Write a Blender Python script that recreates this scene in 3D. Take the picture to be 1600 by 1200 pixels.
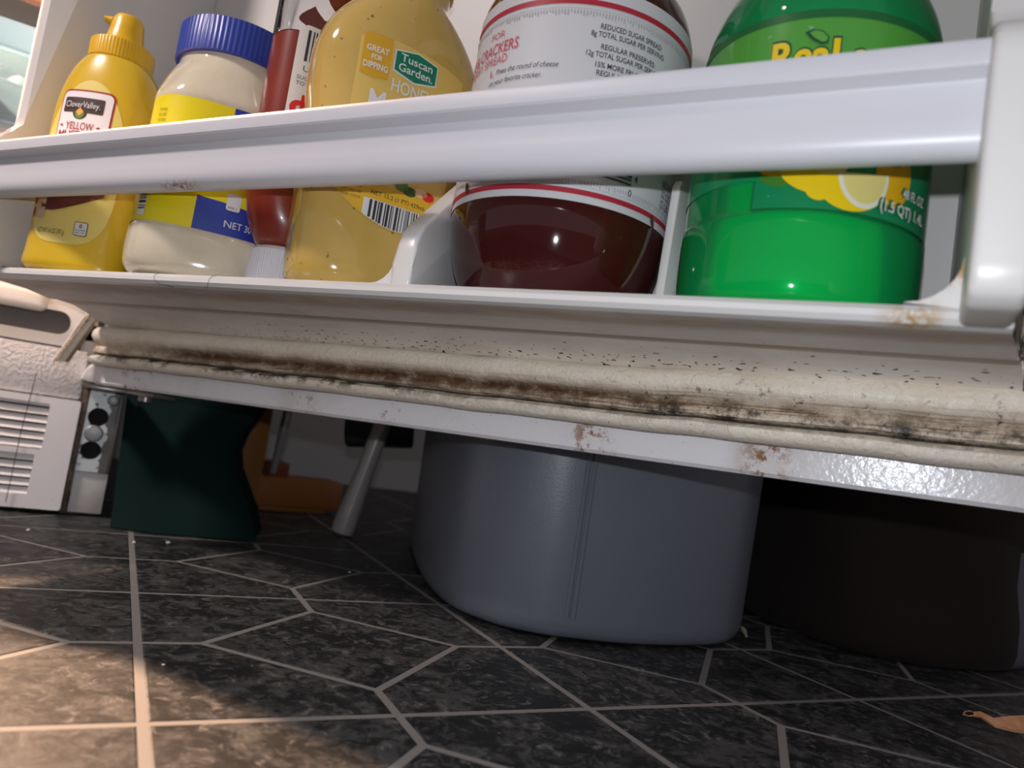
import bpy, bmesh, math, random
from math import pi, sin, cos, radians, sqrt, atan2
from mathutils import Vector, Matrix
from mathutils.geometry import tessellate_polygon
random.seed(7)
for o in list(bpy.data.objects): bpy.data.objects.remove(o)
sc = bpy.context.scene
COL = sc.collection

# ------------------------------------------------------------------ camera
CAM_H = 0.125
PITCH, ROLL = math.atan(93.4/1160), math.atan(.155)
f_ = Vector((0, cos(PITCH), sin(PITCH))); u0 = Vector((0, -sin(PITCH), cos(PITCH))); r0 = Vector((1, 0, 0))
R_ = r0*cos(ROLL)+u0*sin(ROLL); U_ = u0*cos(ROLL)-r0*sin(ROLL)
CPOS = Vector((0, 0, CAM_H))
cd = bpy.data.cameras.new('camera'); cam = bpy.data.objects.new('camera', cd); COL.objects.link(cam)
cam.matrix_world = Matrix(((R_.x, U_.x, -f_.x, 0), (R_.y, U_.y, -f_.y, 0), (R_.z, U_.z, -f_.z, CAM_H), (0, 0, 0, 1)))
cd.sensor_width = 36; cd.sensor_fit = 'HORIZONTAL'; cd.lens = 36*1160/1600; cd.clip_start = .01
cd.dof.use_dof = True; cd.dof.focus_distance = .42; cd.dof.aperture_fstop = 8
sc.camera = cam

# ------------------------------------------------------------------ light
sc.view_settings.view_transform = 'Standard'; sc.view_settings.look = 'None'
sc.view_settings.gamma = 1; sc.view_settings.use_curve_mapping = False
sc.view_settings.exposure = .5
w = bpy.data.worlds.new('world'); sc.world = w; w.use_nodes = True
w.node_tree.nodes['Background'].inputs[0].default_value = (.60, .54, .56, 1)
w.node_tree.nodes['Background'].inputs[1].default_value = .32

def lamp(name, kind, loc, power, color, radius=.01, **k):
    l = bpy.data.lights.new(name, kind); l.energy = power; l.color = color
    if kind in ('POINT', 'SPOT'): l.shadow_soft_size = radius
    for a, b in k.items(): setattr(l, a, b)
    o = bpy.data.objects.new(name, l); COL.objects.link(o); o.location = loc
    return o
lamp('phone_flash', 'POINT', CPOS+U_*.032-f_*.004, 2.15, (.88, .92, 1.0), .0035)
E1 = Vector((-.4599397, .8879502, 0)); E2 = Vector((.8879502, .4599397, 0))
S_ = Vector((.8813794, -.4724091, 0)); N_ = Vector((-.4724091, -.8813794, 0)); O_ = Vector((-.3313531, .6295934, 0))
def W(s, d, z): return O_+S_*s+N_*d+Vector((0, 0, z))          # fridge door frame
def G(a, b, z=0): return E1*a+E2*b+Vector((0, 0, z))            # floor grid frame
fb = lamp('fridge_lamp', 'SPOT', W(-.52, .086, .83), 165., (1.0, .62, .40), .02, spot_size=radians(46), spot_blend=.35)
fb.rotation_euler = (Vector((-.28, .47, 0))-fb.location).to_track_quat('-Z', 'Y').to_euler()
kl = lamp('added_fill_spot', 'SPOT', (-1.55, -.45, 1.75), 150, (1.0, .86, .83), .16, spot_size=radians(27), spot_blend=1.)  # unseen fill spot, added to brighten the left end of the door
kl.rotation_euler = (Vector((-.38, .58, .26))-kl.location).to_track_quat('-Z', 'Y').to_euler()

# ------------------------------------------------------------------ materials
class NT:
    def __init__(s, name):
        s.m = bpy.data.materials.new(name); s.m.use_nodes = True; s.t = s.m.node_tree
        s.b = s.t.nodes['Principled BSDF']; s.out = s.t.nodes['Material Output']
    def put(s, sock, v):
        if hasattr(v, 'is_output'): s.t.links.new(v, sock)
        elif isinstance(v, (tuple, list)) and len(v) == 3 and sock.type == 'RGBA': sock.default_value = (*v, 1)
        else: sock.default_value = v
    def n(s, typ, ins=None, out=0, **at):
        nd = s.t.nodes.new('ShaderNode'+typ)
        for k, v in at.items(): setattr(nd, k, v)
        for k, v in (ins or {}).items(): s.put(nd.inputs[k], v)
        return nd.outputs[out]
    def mt(s, op, a, b=0., c=0., clamp=False): return s.n('Math', {0: a, 1: b, 2: c}, operation=op, use_clamp=clamp)
    def mix(s, fac, a, b): return s.n('Mix', {0: fac, 6: a, 7: b}, 2, data_type='RGBA')
    def ramp(s, x, lo, hi, a=0., b=1.): return s.n('MapRange', {0: x, 1: lo, 2: hi, 3: a, 4: b}, interpolation_type='SMOOTHSTEP')
    def noise(s, scale, vec=None, detail=3, rough=.6, dist=0.):
        i = {'Scale': scale, 'Detail': detail, 'Roughness': rough, 'Distortion': dist}
        if vec is not None: i['Vector'] = vec
        return s.n('TexNoise', i)
    def bump(s, x, x0, wd):                                      # soft bump of width wd round x0
        return s.ramp(s.mt('ABSOLUTE', s.mt('SUBTRACT', x, x0)), 0., wd, 1., 0.)
    def pos(s): return s.n('NewGeometry', out=0)
    def xyz(s, vec): nd = s.t.nodes.new('ShaderNodeSeparateXYZ'); s.t.links.new(vec, nd.inputs[0]); return nd.outputs
    def uv(s): return s.xyz(s.n('TexCoord', out=2))
    def comb(s, x, y, z=0.): return s.n('CombineXYZ', {0: x, 1: y, 2: z})
    def set(s, **k):
        names = dict(col='Base Color', rough='Roughness', metal='Metallic', coat='Coat Weight', sss='Subsurface Weight', spec='Specular IOR Level', nor='Normal', alpha='Alpha', sheen='Sheen Weight', emi='Emission Strength', coatr='Coat Roughness')
        for a, v in k.items(): s.put(s.b.inputs[names[a]], v)
        return s.m
    def bumpn(s, h, strength=.3, dist=.001): return s.n('Bump', {'Strength': strength, 'Distance': dist, 'Height': h})
MATS = {}
def flat(name, col, rough=.5, **k):
    if name not in MATS: MATS[name] = NT(name).set(col=col, rough=rough, **k)
    return MATS[name]
def srgb(r, g, b):
    return tuple(((c/255)/12.92 if c/255 < .04045 else ((c/255+.055)/1.055)**2.4) for c in (r, g, b))

def plastic(name, col, rough=.3, grime=.0, gcol=(.35, .27, .18), stains=None, **k):
    t = NT(name); p = t.pos()
    n1 = t.noise(9, p, 5, .7); n2 = t.noise(420, p, 2)
    g = t.mt('MULTIPLY', t.ramp(n1, .5, .8), grime)
    sp = t.mt('MULTIPLY', t.ramp(n2, .745, .78), min(1., grime*3))
    c = t.mix(t.mt('MAXIMUM', g, sp), col, gcol)
    if stains:
        for pt, r in stains:
            d = t.n('VectorMath', {0: p, 1: tuple(pt)}, 1, operation='DISTANCE')
            m_ = t.mt('MULTIPLY', t.ramp(d, 0., r, 1., 0.), t.ramp(t.noise(160, p, 4, .7), .42, .58))
            c = t.mix(m_, c, (.42, .24, .06))
    return t.set(col=c, rough=rough, **k)
STAIN = [(W(.588, .111, .1868), .015), (W(.600, .11, .207), .010)]
M_white = plastic('white_moulded_plastic', (.66, .65, .63), .28, .08, stains=STAIN)
M_rail = plastic('white_shelf_rail_plastic', (.60, .60, .63), .25, .06)
M_liner = plastic('fridge_liner_plastic', (.63, .615, .59), .35, .05, stains=STAIN)

def mk_gasket():
    t = NT('mouldy_gasket_vinyl'); o = t.uv(); u, v = o[0], o[1]
    st = t.comb(t.mt('MULTIPLY', u, 22), t.mt('MULTIPLY', v, 5))
    cl = t.comb(t.mt('MULTIPLY', u, 60), t.mt('MULTIPLY', v, 5))
    fine = t.comb(t.mt('MULTIPLY', u, 330), t.mt('MULTIPLY', v, 18))
    nS = t.noise(1., st, 5, .7); nC = t.noise(1., cl, 5, .75); nF = t.noise(1., fine, 3, .7)
    col = t.mix(t.ramp(nS, .3, .8), (.80, .71, .57), (.90, .85, .74))
    # overall tan haze
    col = t.mix(t.mt('MULTIPLY', t.bump(v, .47, .3), t.ramp(nC, .3, .7, .25, .8)), col, (.42, .28, .15))
    # long brown streak
    vb = t.mt('ADD', .40, t.mt('MULTIPLY', t.mt('SUBTRACT', nS, .5), .12))
    br = t.mt('MULTIPLY', t.bump(t.mt('SUBTRACT', v, t.mt('SUBTRACT', vb, .40)), .425, .16), t.ramp(u, .02, .12))
    br = t.mt('MULTIPLY', br, t.ramp(u, .42, .54, 1, .15))
    br = t.mt('MULTIPLY', br, t.ramp(nC, .25, .55, .35, 1.))
    col = t.mix(br, col, (.095, .038, .014))
    ln = t.noise(1., t.comb(t.mt('MULTIPLY', u, 16), t.mt('MULTIPLY', v, 42), 2.), 3, .6)
    lm = t.mt('MULTIPLY', t.mt('MULTIPLY', t.ramp(ln, .50, .60), t.bump(v, .45, .22)), t.ramp(u, .04, .14, .2, .85))
    col = t.mix(lm, col, (.20, .11, .05))
    # mould, mostly on the free end
    md = t.mt('MULTIPLY', t.ramp(t.mt('ADD', nC, t.mt('MULTIPLY', nF, .35)), .60, .80), t.bump(v, .52, .20))
    md = t.mt('MULTIPLY', md, t.ramp(u, .36, .5, .35, 1.))
    col = t.mix(md, col, (.025, .022, .016))
    gr = t.mt('MULTIPLY', t.bump(v, t.mt('ADD', .60, t.mt('MULTIPLY', t.mt('SUBTRACT', nC, .5), .05)), t.ramp(nC, .35, .7, .045, .09)), t.ramp(nS, .2, .5, .7, 1.))
    col = t.mix(gr, col, (.02, .015, .012))
    gr2 = t.mt('MULTIPLY', t.mt('MULTIPLY', t.bump(v, .67, .14), t.ramp(nC, .46, .56)), t.ramp(u, .38, .26, .3, 1.))
    col = t.mix(gr2, col, (.03, .018, .012))
    lo = t.mt('MULTIPLY', t.ramp(v, .84, .93), t.ramp(nF, .35, .55, .4, 1.))
    col = t.mix(lo, col, (.16, .085, .04))
    # clumps of black mould towards the free end
    vo = t.noise(1., t.comb(t.mt('MULTIPLY', u, 95), t.mt('MULTIPLY', v, 6), 4.), 4, .8)
    k = t.mt('MULTIPLY', t.ramp(vo, .55, .68), t.ramp(u, .40, .47))
    k = t.mt('MULTIPLY', k, t.bump(v, .38, .32))
    col = t.mix(k, col, (.03, .026, .018))
    spk = t.mt('MULTIPLY', t.ramp(nF, .66, .72), .85)
    col = t.mix(spk, col, (.06, .035, .02))
    wr = t.noise(1., t.comb(t.mt('MULTIPLY', u, 170), t.mt('MULTIPLY', v, 9)), 3, .6, 1.5)
    return t.set(col=col, rough=.45, nor=t.bumpn(wr, .55, .0022))
M_gasket = mk_gasket()

def mk_under():
    t = NT('grimy_shaded_underside'); o = t.uv(); u, v = o[0], o[1]
    a = t.noise(1., t.comb(t.mt('MULTIPLY', u, 14), t.mt('MULTIPLY', v, 3.)), 5, .7)
    b = t.noise(1., t.comb(t.mt('MULTIPLY', u, 260), t.mt('MULTIPLY', v, 34)), 1, .4)
    col = t.mix(t.ramp(a, .35, .75), (.84, .79, .73), (.70, .63, .56))
    col = t.mix(t.mt('MULTIPLY', t.bump(v, .12, .26), t.ramp(a, .3, .6, .3, .8)), col, (.48, .38, .30))
    col = t.mix(t.mt('MULTIPLY', t.bump(v, .56, .12), .6), col, (.40, .33, .27))  # shade of the flat band behind the rib, painted as darker colour
    th = t.ramp(v, .55, .95, .80, .66)
    s = t.mt('GREATER_THAN', t.mt('SUBTRACT', b, th), 0.)
    s = t.mt('MULTIPLY', s, t.ramp(u, .10, .30, .25, 1.))
    col = t.mix(s, col, (.05, .04, .035))
    return t.set(col=col, rough=.5)
M_under = mk_under()

def mk_enamel(name, rust=True, bump=.5, spec=.2):
    t = NT(name); p = t.pos(); o = t.uv(); u = o[0]
    n1 = t.noise(340, p, 2, .5); n2 = t.noise(90, p, 5, .8); n3 = t.noise(650, p, 2, .6)
    col = t.mix(t.ramp(t.noise(14, p, 4), .45, .75), (.78, .77, .78), (.66, .62, .59))
    col = t.mix(t.ramp(n3, .735, .76), col, (.04, .03, .03))
    if rust:
        m = None
        for c, wd, k in ((.432, .022, .0), (.528, .018, .02), (.206, .03, -.06), (.29, .02, -.06), (.025, .045, -.02)):
            b = t.mt('MULTIPLY', t.bump(u, c, wd), t.ramp(n2, .50-k, .62-k))
            m = b if m is None else t.mt('MAXIMUM', m, b)
        col = t.mix(m, col, (.27, .11, .035))
    return t.set(col=col, rough=.20, spec=spec, nor=t.bumpn(n1, bump, .0016))
M_enamel = mk_enamel('textured_white_enamel', True, .13); M_sill = mk_enamel('textured_white_sill_enamel', False, 1., .6)

def mk_floor(name, a, b, c):
    t = NT(name); p = t.pos(); x = t.xyz(p)
    q = t.n('VectorRotate', {'Vector': p, 'Angle': radians(27.4)}, rotation_type='Z_AXIS')
    m = t.n('Mapping', {'Vector': q, 'Scale': (1., 1.0, 1.)})
    n1 = t.noise(26, m, 6, .75, .8); n2 = t.noise(105, m, 5, .75, 1.2); n3 = t.noise(300, m, 3, .7)
    f = t.mt('ADD', t.mt('MULTIPLY', n1, .45), t.mt('MULTIPLY', n2, .55))
    col = t.mix(t.ramp(f, .45, .56), a, b)
    col = t.mix(t.mt('MULTIPLY', t.ramp(n2, .57, .66), .8), col, c)
    return t.set(col=col, rough=t.ramp(n1, .3, .7, .42, .6), nor=t.bumpn(n3, .25, .0006), spec=.35)
M_tile = mk_floor('dark_slate_look_vinyl', (.009, .0095, .0095), (.046, .0455, .044), (.135, .128, .12))
M_grout = NT('grey_grout_line').set(col=(.18, .17, .157), rough=.6)

def clearplastic(name, tint=(.95, .95, .95), gloss=.06, diff=None, amount=.0):
    t = NT(name)
    tr = t.n('BsdfTransparent', {0: tint}); gl = t.n('BsdfGlossy', {0: (1, 1, 1), 1: gloss})
    fr = t.n('Fresnel', {0: 1.42})
    base = tr
    if diff:
        d = t.n('AddShader', {0: t.n('BsdfDiffuse', {0: diff}), 1: t.n('BsdfTranslucent', {0: diff})})
        d = t.n('BsdfTranslucent', {0: diff}); d2 = t.n('BsdfDiffuse', {0: diff})
        dd = t.n('MixShader', {0: .5, 1: d2, 2: d}); base = t.n('MixShader', {0: amount, 1: tr, 2: dd})
    t.t.links.new(t.n('MixShader', {0: fr, 1: base, 2: gl}), t.out.inputs[0])
    return t.m
M_clear = clearplastic('clear_bottle_plastic')
M_clearblue = clearplastic('clear_drawer_plastic', (.92, .98, 1.), .1, (.36, .60, .76), .24)
M_green_shell = clearplastic('green_translucent_bottle', (.11, .93, .42), .05, (.005, .64, .21), .5)

def food(name, a, b, scale=40, rough=.12, coat=.6, sss=.0, specks=None, bump=0.):
    t = NT(name); p = t.n('TexCoord', out=3)
    col = t.mix(t.ramp(t.noise(scale, p, 4), .35, .7), a, b)
    if specks: col = t.mix(t.ramp(t.noise(270, p, 1, .3), .74, .78), col, specks)
    k = dict(col=col, rough=rough, coat=coat, sss=sss, coatr=.04)
    if bump: k['nor'] = t.bumpn(t.noise(500, p, 2), bump, .001)
    return t.set(**k)

# ------------------------------------------------------------------ mesh building
class MB:
    def __init__(s): s.v = []; s.f = []; s.uv = []; s.mi = []
    def add(s, verts, faces, uvs=None, mi=0):
        k = len(s.v); s.v += [Vector(p) for p in verts]; s.uv += (uvs or [(0, 0)]*len(verts))
        for n, f in enumerate(faces):
            s.f.append([i+k for i in f]); s.mi.append(mi[n] if isinstance(mi, list) else mi)
        return s
    def frombm(s, bm, xf=None, mi=0):
        bm.verts.ensure_lookup_table(); bm.verts.index_update()
        s.add([(xf(p.co) if xf else p.co.copy()) for p in bm.verts], [[q.index for q in f.verts] for f in bm.faces], None, mi); bm.free(); return s
    def box(s, x0, x1, y0, y1, z0, z1, r=0., xf=None, seg=2, mi=0):
        bm = bmesh.new(); bmesh.ops.create_cube(bm, size=1)
        for p in bm.verts: p.co = Vector(((x0+x1)/2+p.co.x*(x1-x0), (y0+y1)/2+p.co.y*(y1-y0), (z0+z1)/2+p.co.z*(z1-z0)))
        if r: bmesh.ops.bevel(bm, geom=bm.edges[:], offset=r, segments=seg, profile=.5, affect='EDGES')
        return s.frombm(bm, xf, mi)
    def prism(s, poly, t0, t1, xf, r=0., mi=0):                   # poly in (a,b), extruded along t; xf(a,b,t)
        bm = bmesh.new(); lo = [bm.verts.new((a, b, t0)) for a, b in poly]; hi = [bm.verts.new((a, b, t1)) for a, b in poly]
        bm.faces.new(lo[::-1]); bm.faces.new(hi); n = len(poly)
        for i in range(n): bm.faces.new((lo[i], lo[(i+1) % n], hi[(i+1) % n], hi[i]))
        if r: bmesh.ops.bevel(bm, geom=bm.edges[:], offset=r, segments=3, profile=.5, affect='EDGES', clamp_overlap=True)
        return s.frombm(bm, lambda c: xf(c.x, c.y, c.z), mi)
    def sweep(s, prof, ts, fn, closed=False, mis=None, caps=False):  # prof 2-D points with uv v; fn(a,b,t)
        n = len(prof); L = [0.]
        for i in range(1, n): L.append(L[-1]+sqrt((prof[i][0]-prof[i-1][0])**2+(prof[i][1]-prof[i-1][1])**2))
        vs, uv, fs, mi = [], [], [], []
        for t in ts:
            for i, (a, b) in enumerate(prof): vs.append(fn(a, b, t)); uv.append((t, L[i]/L[-1]))
        m = n if closed else n-1
        for j in range(len(ts)-1):
            for i in range(m):
                k = (i+1) % n; fs.append([j*n+i, j*n+k, (j+1)*n+k, (j+1)*n+i]); mi.append(mis[i] if mis else 0)
        if caps:
            fs += [list(range(n))[::-1], [(len(ts)-1)*n+i for i in range(n)]]; mi += [0, 0]
        return s.add(vs, fs, uv, mi)
    def rings(s, rings, cap0=True, cap1=True, mi=0):
        n = len(rings[0]); vs = [p for r in rings for p in r]; fs = []
        for j in range(len(rings)-1):
            for i in range(n): k = (i+1) % n; fs.append([j*n+i, j*n+k, (j+1)*n+k, (j+1)*n+i])
        if cap0: fs.append(list(range(n))[::-1])
        if cap1: fs.append([(len(rings)-1)*n+i for i in range(n)])
        return s.add(vs, fs, None, mi)
    def tube(s, path, rad, seg=10):
        path = [Vector(p) for p in path]; rs = []
        for i, p in enumerate(path):
            t = (path[min(i+1, len(path)-1)]-path[max(i-1, 0)]).normalized()
            a = t.cross(Vector((0, 0, 1)));  a = a.normalized() if a.length > .01 else Vector((1, 0, 0)); b = t.cross(a)
            r = rad[i] if isinstance(rad, (list, tuple)) else rad
            rs.append([p+(a*cos(q)+b*sin(q))*r for q in [2*pi*k/seg for k in range(seg)]])
        return s.rings(rs)
ROOTM = {}
def put(o, parent=None):
    COL.objects.link(o)
    if parent: o.parent = parent
    return o
def thing(name, label, cat, loc=(0, 0, 0), rz=0., group=None, tilt=None):
    o = bpy.data.objects.new(name, None); put(o); o.empty_display_size = .02
    m = Matrix.Translation(Vector(loc)) @ Matrix.Rotation(rz, 4, 'Z')
    if tilt: m = m @ tilt
    o.matrix_world = m; ROOTM[o.name] = m
    o['label'] = label; o['category'] = cat
    if group: o['group'] = group
    return o
def rootm(o):
    while o.parent: o = o.parent
    return ROOTM.get(o.name, Matrix.Identity(4))
def obj(name, mb, mats, parent=None, smooth=35, local=False, label=None, recalc=True):
    me = bpy.data.meshes.new(name)
    vs = mb.v
    if parent and not local:
        inv = rootm(parent).inverted(); vs = [inv @ p for p in vs]
    me.from_pydata([tuple(p) for p in vs], [], mb.f)
    if any(q != (0, 0) for q in mb.uv[:400]):
        l = me.uv_layers.new(name='UVMap')
        for k, lp in enumerate(me.loops): l.data[k].uv = mb.uv[lp.vertex_index]
    for m in (mats if isinstance(mats, (list, tuple)) else [mats]): me.materials.append(m)
    me.polygons.foreach_set('material_index', mb.mi)
    if recalc:
        bm = bmesh.new(); bm.from_mesh(me); bmesh.ops.recalc_face_normals(bm, faces=bm.faces); bm.to_mesh(me); bm.free()
    if smooth:
        me.polygons.foreach_set('use_smooth', [True]*len(me.polygons)); me.set_sharp_from_angle(angle=radians(smooth))
    me.update()
    o = put(bpy.data.objects.new(name, me), parent)
    if label: o['label'] = label
    return o
def structure(o): o['kind'] = 'structure'; return o

# ------------------------------------------------------------------ floor with cut tiles
A1, A2, G1, G2, L1, L2 = .1995, .205, .313, .029, .0305, .0302
fl_rot = Matrix.Rotation(atan2(E2.y, E2.x), 4, 'Z')
mb = MB(); mb.add([(-6, -4, -.0004), (6, -4, -.0004), (6, 6, -.0004), (-6, 6, -.0004)], [[0, 1, 2, 3]])
floor = bpy.data.objects.new('floor', None)
me = bpy.data.meshes.new('floor'); me.from_pydata([tuple(v) for v in mb.v], [], mb.f); me.materials.append(M_grout)
floor = put(bpy.data.objects.new('floor', me)); floor.matrix_world = fl_rot; structure(floor); ROOTM['floor'] = fl_rot
def inset(poly, d):
    n = len(poly); out = []
    for i in range(n):
        p0, p1, p2 = Vector(poly[i-1]), Vector(poly[i]), Vector(poly[(i+1) % n])
        a = (p1-p0).normalized(); b = (p2-p1).normalized()
        na, nb = Vector((-a.y, a.x)), Vector((-b.y, b.x))
        k = (na+nb); k /= k.length; out.append(p1+k*(d/max(.2, k.dot(na))))
    return out
hx, hy = A2/2, A1/2
def corner(sx, sy):
    p = [(0, 0), (hx, 0), (hx, L1), (L2, hy), (0, hy)]
    p = [(sx*(x-hx), sy*(y-hy)) for x, y in p]
    return p if sx*sy > 0 else p[::-1]
polys = [corner(1, 1), corner(-1, 1), corner(-1, -1), corner(1, -1), [(0, -hy+L1), (hx-L2, 0), (0, hy-L1), (-hx+L2, 0)]]
def tile_mesh(poly, g=.0021):
    top = inset(poly, g+.0007); bot = inset(poly, g); n = len(poly)
    v = [(p.x, p.y, 0) for p in top]+[(p.x, p.y, -.0003) for p in bot]+[(p.x, p.y, -.0004) for p in bot]
    f = [list(range(n))]
    for k in (0, 1):
        for i in range(n): j = (i+1) % n; f.append([k*n+j, k*n+i, (k+1)*n+i, (k+1)*n+j])
    m = bpy.data.meshes.new('tile'); m.from_pydata(v, [], f); m.materials.append(M_tile); return m, v, f
tms = [tile_mesh(p) for p in polys]
def px(P):
    v = P-CPOS; k = v.dot(f_)
    return (99999, 99999, k) if k < .02 else (800+v.dot(R_)*1160/k, 600-v.dot(U_)*1160/k, k)
rest = MB(); ntile = 0
for i in range(-3, 9):
    for j in range(-9, 10):
        cx, cy = G2+(j+.5)*A2, G1+(i+.5)*A1
        for (m, v, f), p in zip(tms, polys):
            ctr = Vector((sum(q[0] for q in p)/len(p)+cx, sum(q[1] for q in p)/len(p)+cy, 0))
            a, b, k = px(fl_rot @ ctr)
            if -350 < a < 1950 and 600 < b < 1650 and k < 1.5 and ntile < 300:
                o = bpy.data.objects.new('tile', m); put(o, floor); o.location = (cx, cy, 0); ntile += 1
            else: rest.add([(q[0]+cx, q[1]+cy, q[2]) for q in v], f)
ro = obj('tile_field', rest, M_tile, floor, smooth=0, local=True); ro['kind'] = 'stuff'

# wall behind everything
M_wall = NT('white_wall_paint'); M_wall = M_wall.set(col=(.33, .33, .325), rough=.7)
mb = MB(); mb.box(-3, 3, 1.42, 1.5, 0, 2.5, 0, lambda p: G(p.y, p.x, p.z)); structure(obj('wall_back', mb, M_wall, smooth=0))

# ------------------------------------------------------------------ refrigerator
fridge = thing('refrigerator', 'old white refrigerator with its door swung open, its gasket stained and mouldy', 'refrigerator', G(.80, -.36, 0))
def GX(p): return G(p.y, p.x, p.z)                               # local x = grid 2, y = grid 1
def sag(s, d, z):
    k = min(1, max(0, (.105-d)/.09)); return .0127*(s-.40)*k
def D(s, d, z): return W(s, d, z+sag(s, d, z))
door = None
# door shell: outer pan and inner flange
mb = MB()
DX = lambda p: D(p.x, p.y, p.z)
mb.box(-.030, .650, -.046, -.026, .1268, 1.06, .003, DX)
ss = [-.030+.68*i/40 for i in range(41)]
mb.sweep([(-.027, .1268), (-.002, .1268), (0, .1288), (0, .19), (-.027, .19)], ss, lambda a, b, t: D(t, a, b), True)
mb.box(-.030, -.001, -.027, 0, .19, 1.06, .002, DX); mb.box(.613, .650, -.027, 0, .19, 1.06, .002, DX)
mb.box(-.030, .650, -.027, 0, 1.03, 1.06, .002, DX)
door = obj('door', mb, M_enamel, fridge)
# gasket
def gz(s, z): return z+(.0042*max(0, (s-.42)/.2)*max(0, (z-.142)/.034))
prof = [(.003, .1765), (.008, .1765), (.0135, .1745), (.0165, .1710), (.0172, .1670), (.0150, .1635), (.0120, .1612), (.0105, .1598), (.0118, .1582), (.0132, .1560), (.0128, .1538), (.0080, .1527), (.0075, .1520), (.0128, .1512), (.0160, .1492), (.0162, .1465), (.0140, .1440), (.0080, .1428), (0, .1425)]
mb = MB(); ss = [-.026+.671*i/180 for i in range(181)]
random.seed(3); wob = [random.uniform(-1, 1) for _ in range(30)]
def wv(s): x = (s+.03)*36; i = int(x); t = x-i; t = t*t*(3-2*t); return wob[i % 30]*(1-t)+wob[(i+1) % 30]*t
mb.sweep(prof, ss, lambda a, b, t: D(t, a+.0006*wv(t)*(a > .01)-(.005 if t < -.022 or t > .642 else 0)*(a > .006), gz(t, b)+.0005*wv(t+.2)), False)
# hinge side run going up, its foot flared out
mb.sweep([(-.026, .002), (-.026, .012), (-.020, .016), (-.014, .012), (-.012, .0)], [.17, .3, .6, 1.03], lambda a, b, t: W(a, b, t))
mb.sweep([(.645, .002), (.645, .012), (.638, .016), (.630, .012), (.628, .0)], [.176, .3, .6, 1.03], lambda a, b, t: W(a, b, t))
mb.sweep([(0, 0), (0, .006), (.010, .008), (.013, 0)], [0, .5, 1], lambda a, b, t: W(-.030-.014*t+a, .012+b+.012*t, .180-.044*t))
obj('gasket', mb, M_gasket, door, 50)
# moulded inner liner: back, side walls with bulged lower posts, dividers, corner fillets
mb = MB(); mb.box(-.004, .605, -.0265, -.0215, .18, 1.05, .0, DX)
wallp = [(-.022, .196), (.103, .196), (.108, .1878), (.138, .1872), (.1445, .1905), (.147, .197), (.147, .267), (.1458, .2725), (.1425, .2775), (.1375, .2810), (.1310, .2832), (.1255, .2850), (.1205, .2875), (.1165, .2908), (.1138, .2950), (.1125, .3000), (.112, .306), (.112, 1.05), (-.022, 1.05)]
mb.prism(wallp, -.0075, .0045, lambda a, b, t: W(t, a, b), .0035)
mb.prism(wallp, .6015, .6172, lambda a, b, t: W(t, a, b), .0035)
def fil(s0, sg, rr=.022):
    p = [(s0, .194)]+[(s0+sg*(rr-rr*sin(q)), .1955+rr-rr*cos(q)) for q in [pi/2*k/6 for k in range(7)]]
    return p
mb.prism(fil(.6015, -1, .017)+[(.6015+.002, .1955+.017), (.6035, .194)], .0, .110, lambda a, b, t: W(a, t, b), 0)
mb.prism(fil(.0045, 1, .008)+[(.0025, .1955+.008), (.0025, .194)], .0, .110, lambda a, b, t: W(a, t, b), 0)
obj('liner', mb, M_liner, door, 50)
finp = [(-.022, .192), (.1075, .192), (.1085, .197), (.1075, .205), (.1065, .2150), (.104, .2220), (.099, .2280), (.036, .2760), (.022, .281), (.008, .284), (-.022, .286)]
mb = MB(); mb.prism(finp, .356, .3685, lambda a, b, t: W(t-.28*max(0, .1075-a), a, b), .003)
mb.prism([(.356, .194), (.356, .1955+.014)]+[(.356-.014+.014*cos(q), .1955+.014-.014*sin(q)) for q in [pi/2*k/5 for k in range(1, 6)]]+[(.34, .194)], .0, .105, lambda a, b, t: W(a-.28*max(0, .1075-t), t, b), 0)
obj('divider', mb, M_white, door, 50)
mb = MB(); mb.prism([(-.022, .192), (.05, .192), (.0505, .20), (.047, .2655), (.044, .2695), (.03, .271), (-.022, .272)], .4742, .4786, lambda a, b, t: W(t, a, b), .0012)
obj('divider', mb, M_white, door, 50)
# shelf floor with the grimy ribbed underside
und = [(.1045, .1868), (.088, .1870), (.079, .1871), (.078, .1870), (.060, .1850), (.0595, .1864), (.040, .1864), (.039, .1862), (.028, .1838), (.017, .1805), (.006, .1765)]
front = [(-.022, .1955), (.105, .1955), (.1095, .1945), (.112, .1922), (.1123, .1898), (.1105, .1878), (.1070, .1869)]
ss = [-.0075+.625*i/60 for i in range(61)]
def flare(a, t): return t+.16*max(0, .107-a)*max(0, (t-.50)/.1175)-.10*max(0, .107-a)*max(0, (.06-t)/.063)
mb = MB(); mb.sweep(front, ss, lambda a, b, t: W(t, a, b)); k = len(mb.v)
mb.sweep([(.1070, .1869)]+und, ss, lambda a, b, t: D(flare(a, t), a, b), mis=[1]*11)
obj('shelf', mb, [M_white, M_under], door, 7, recalc=True)
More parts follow.
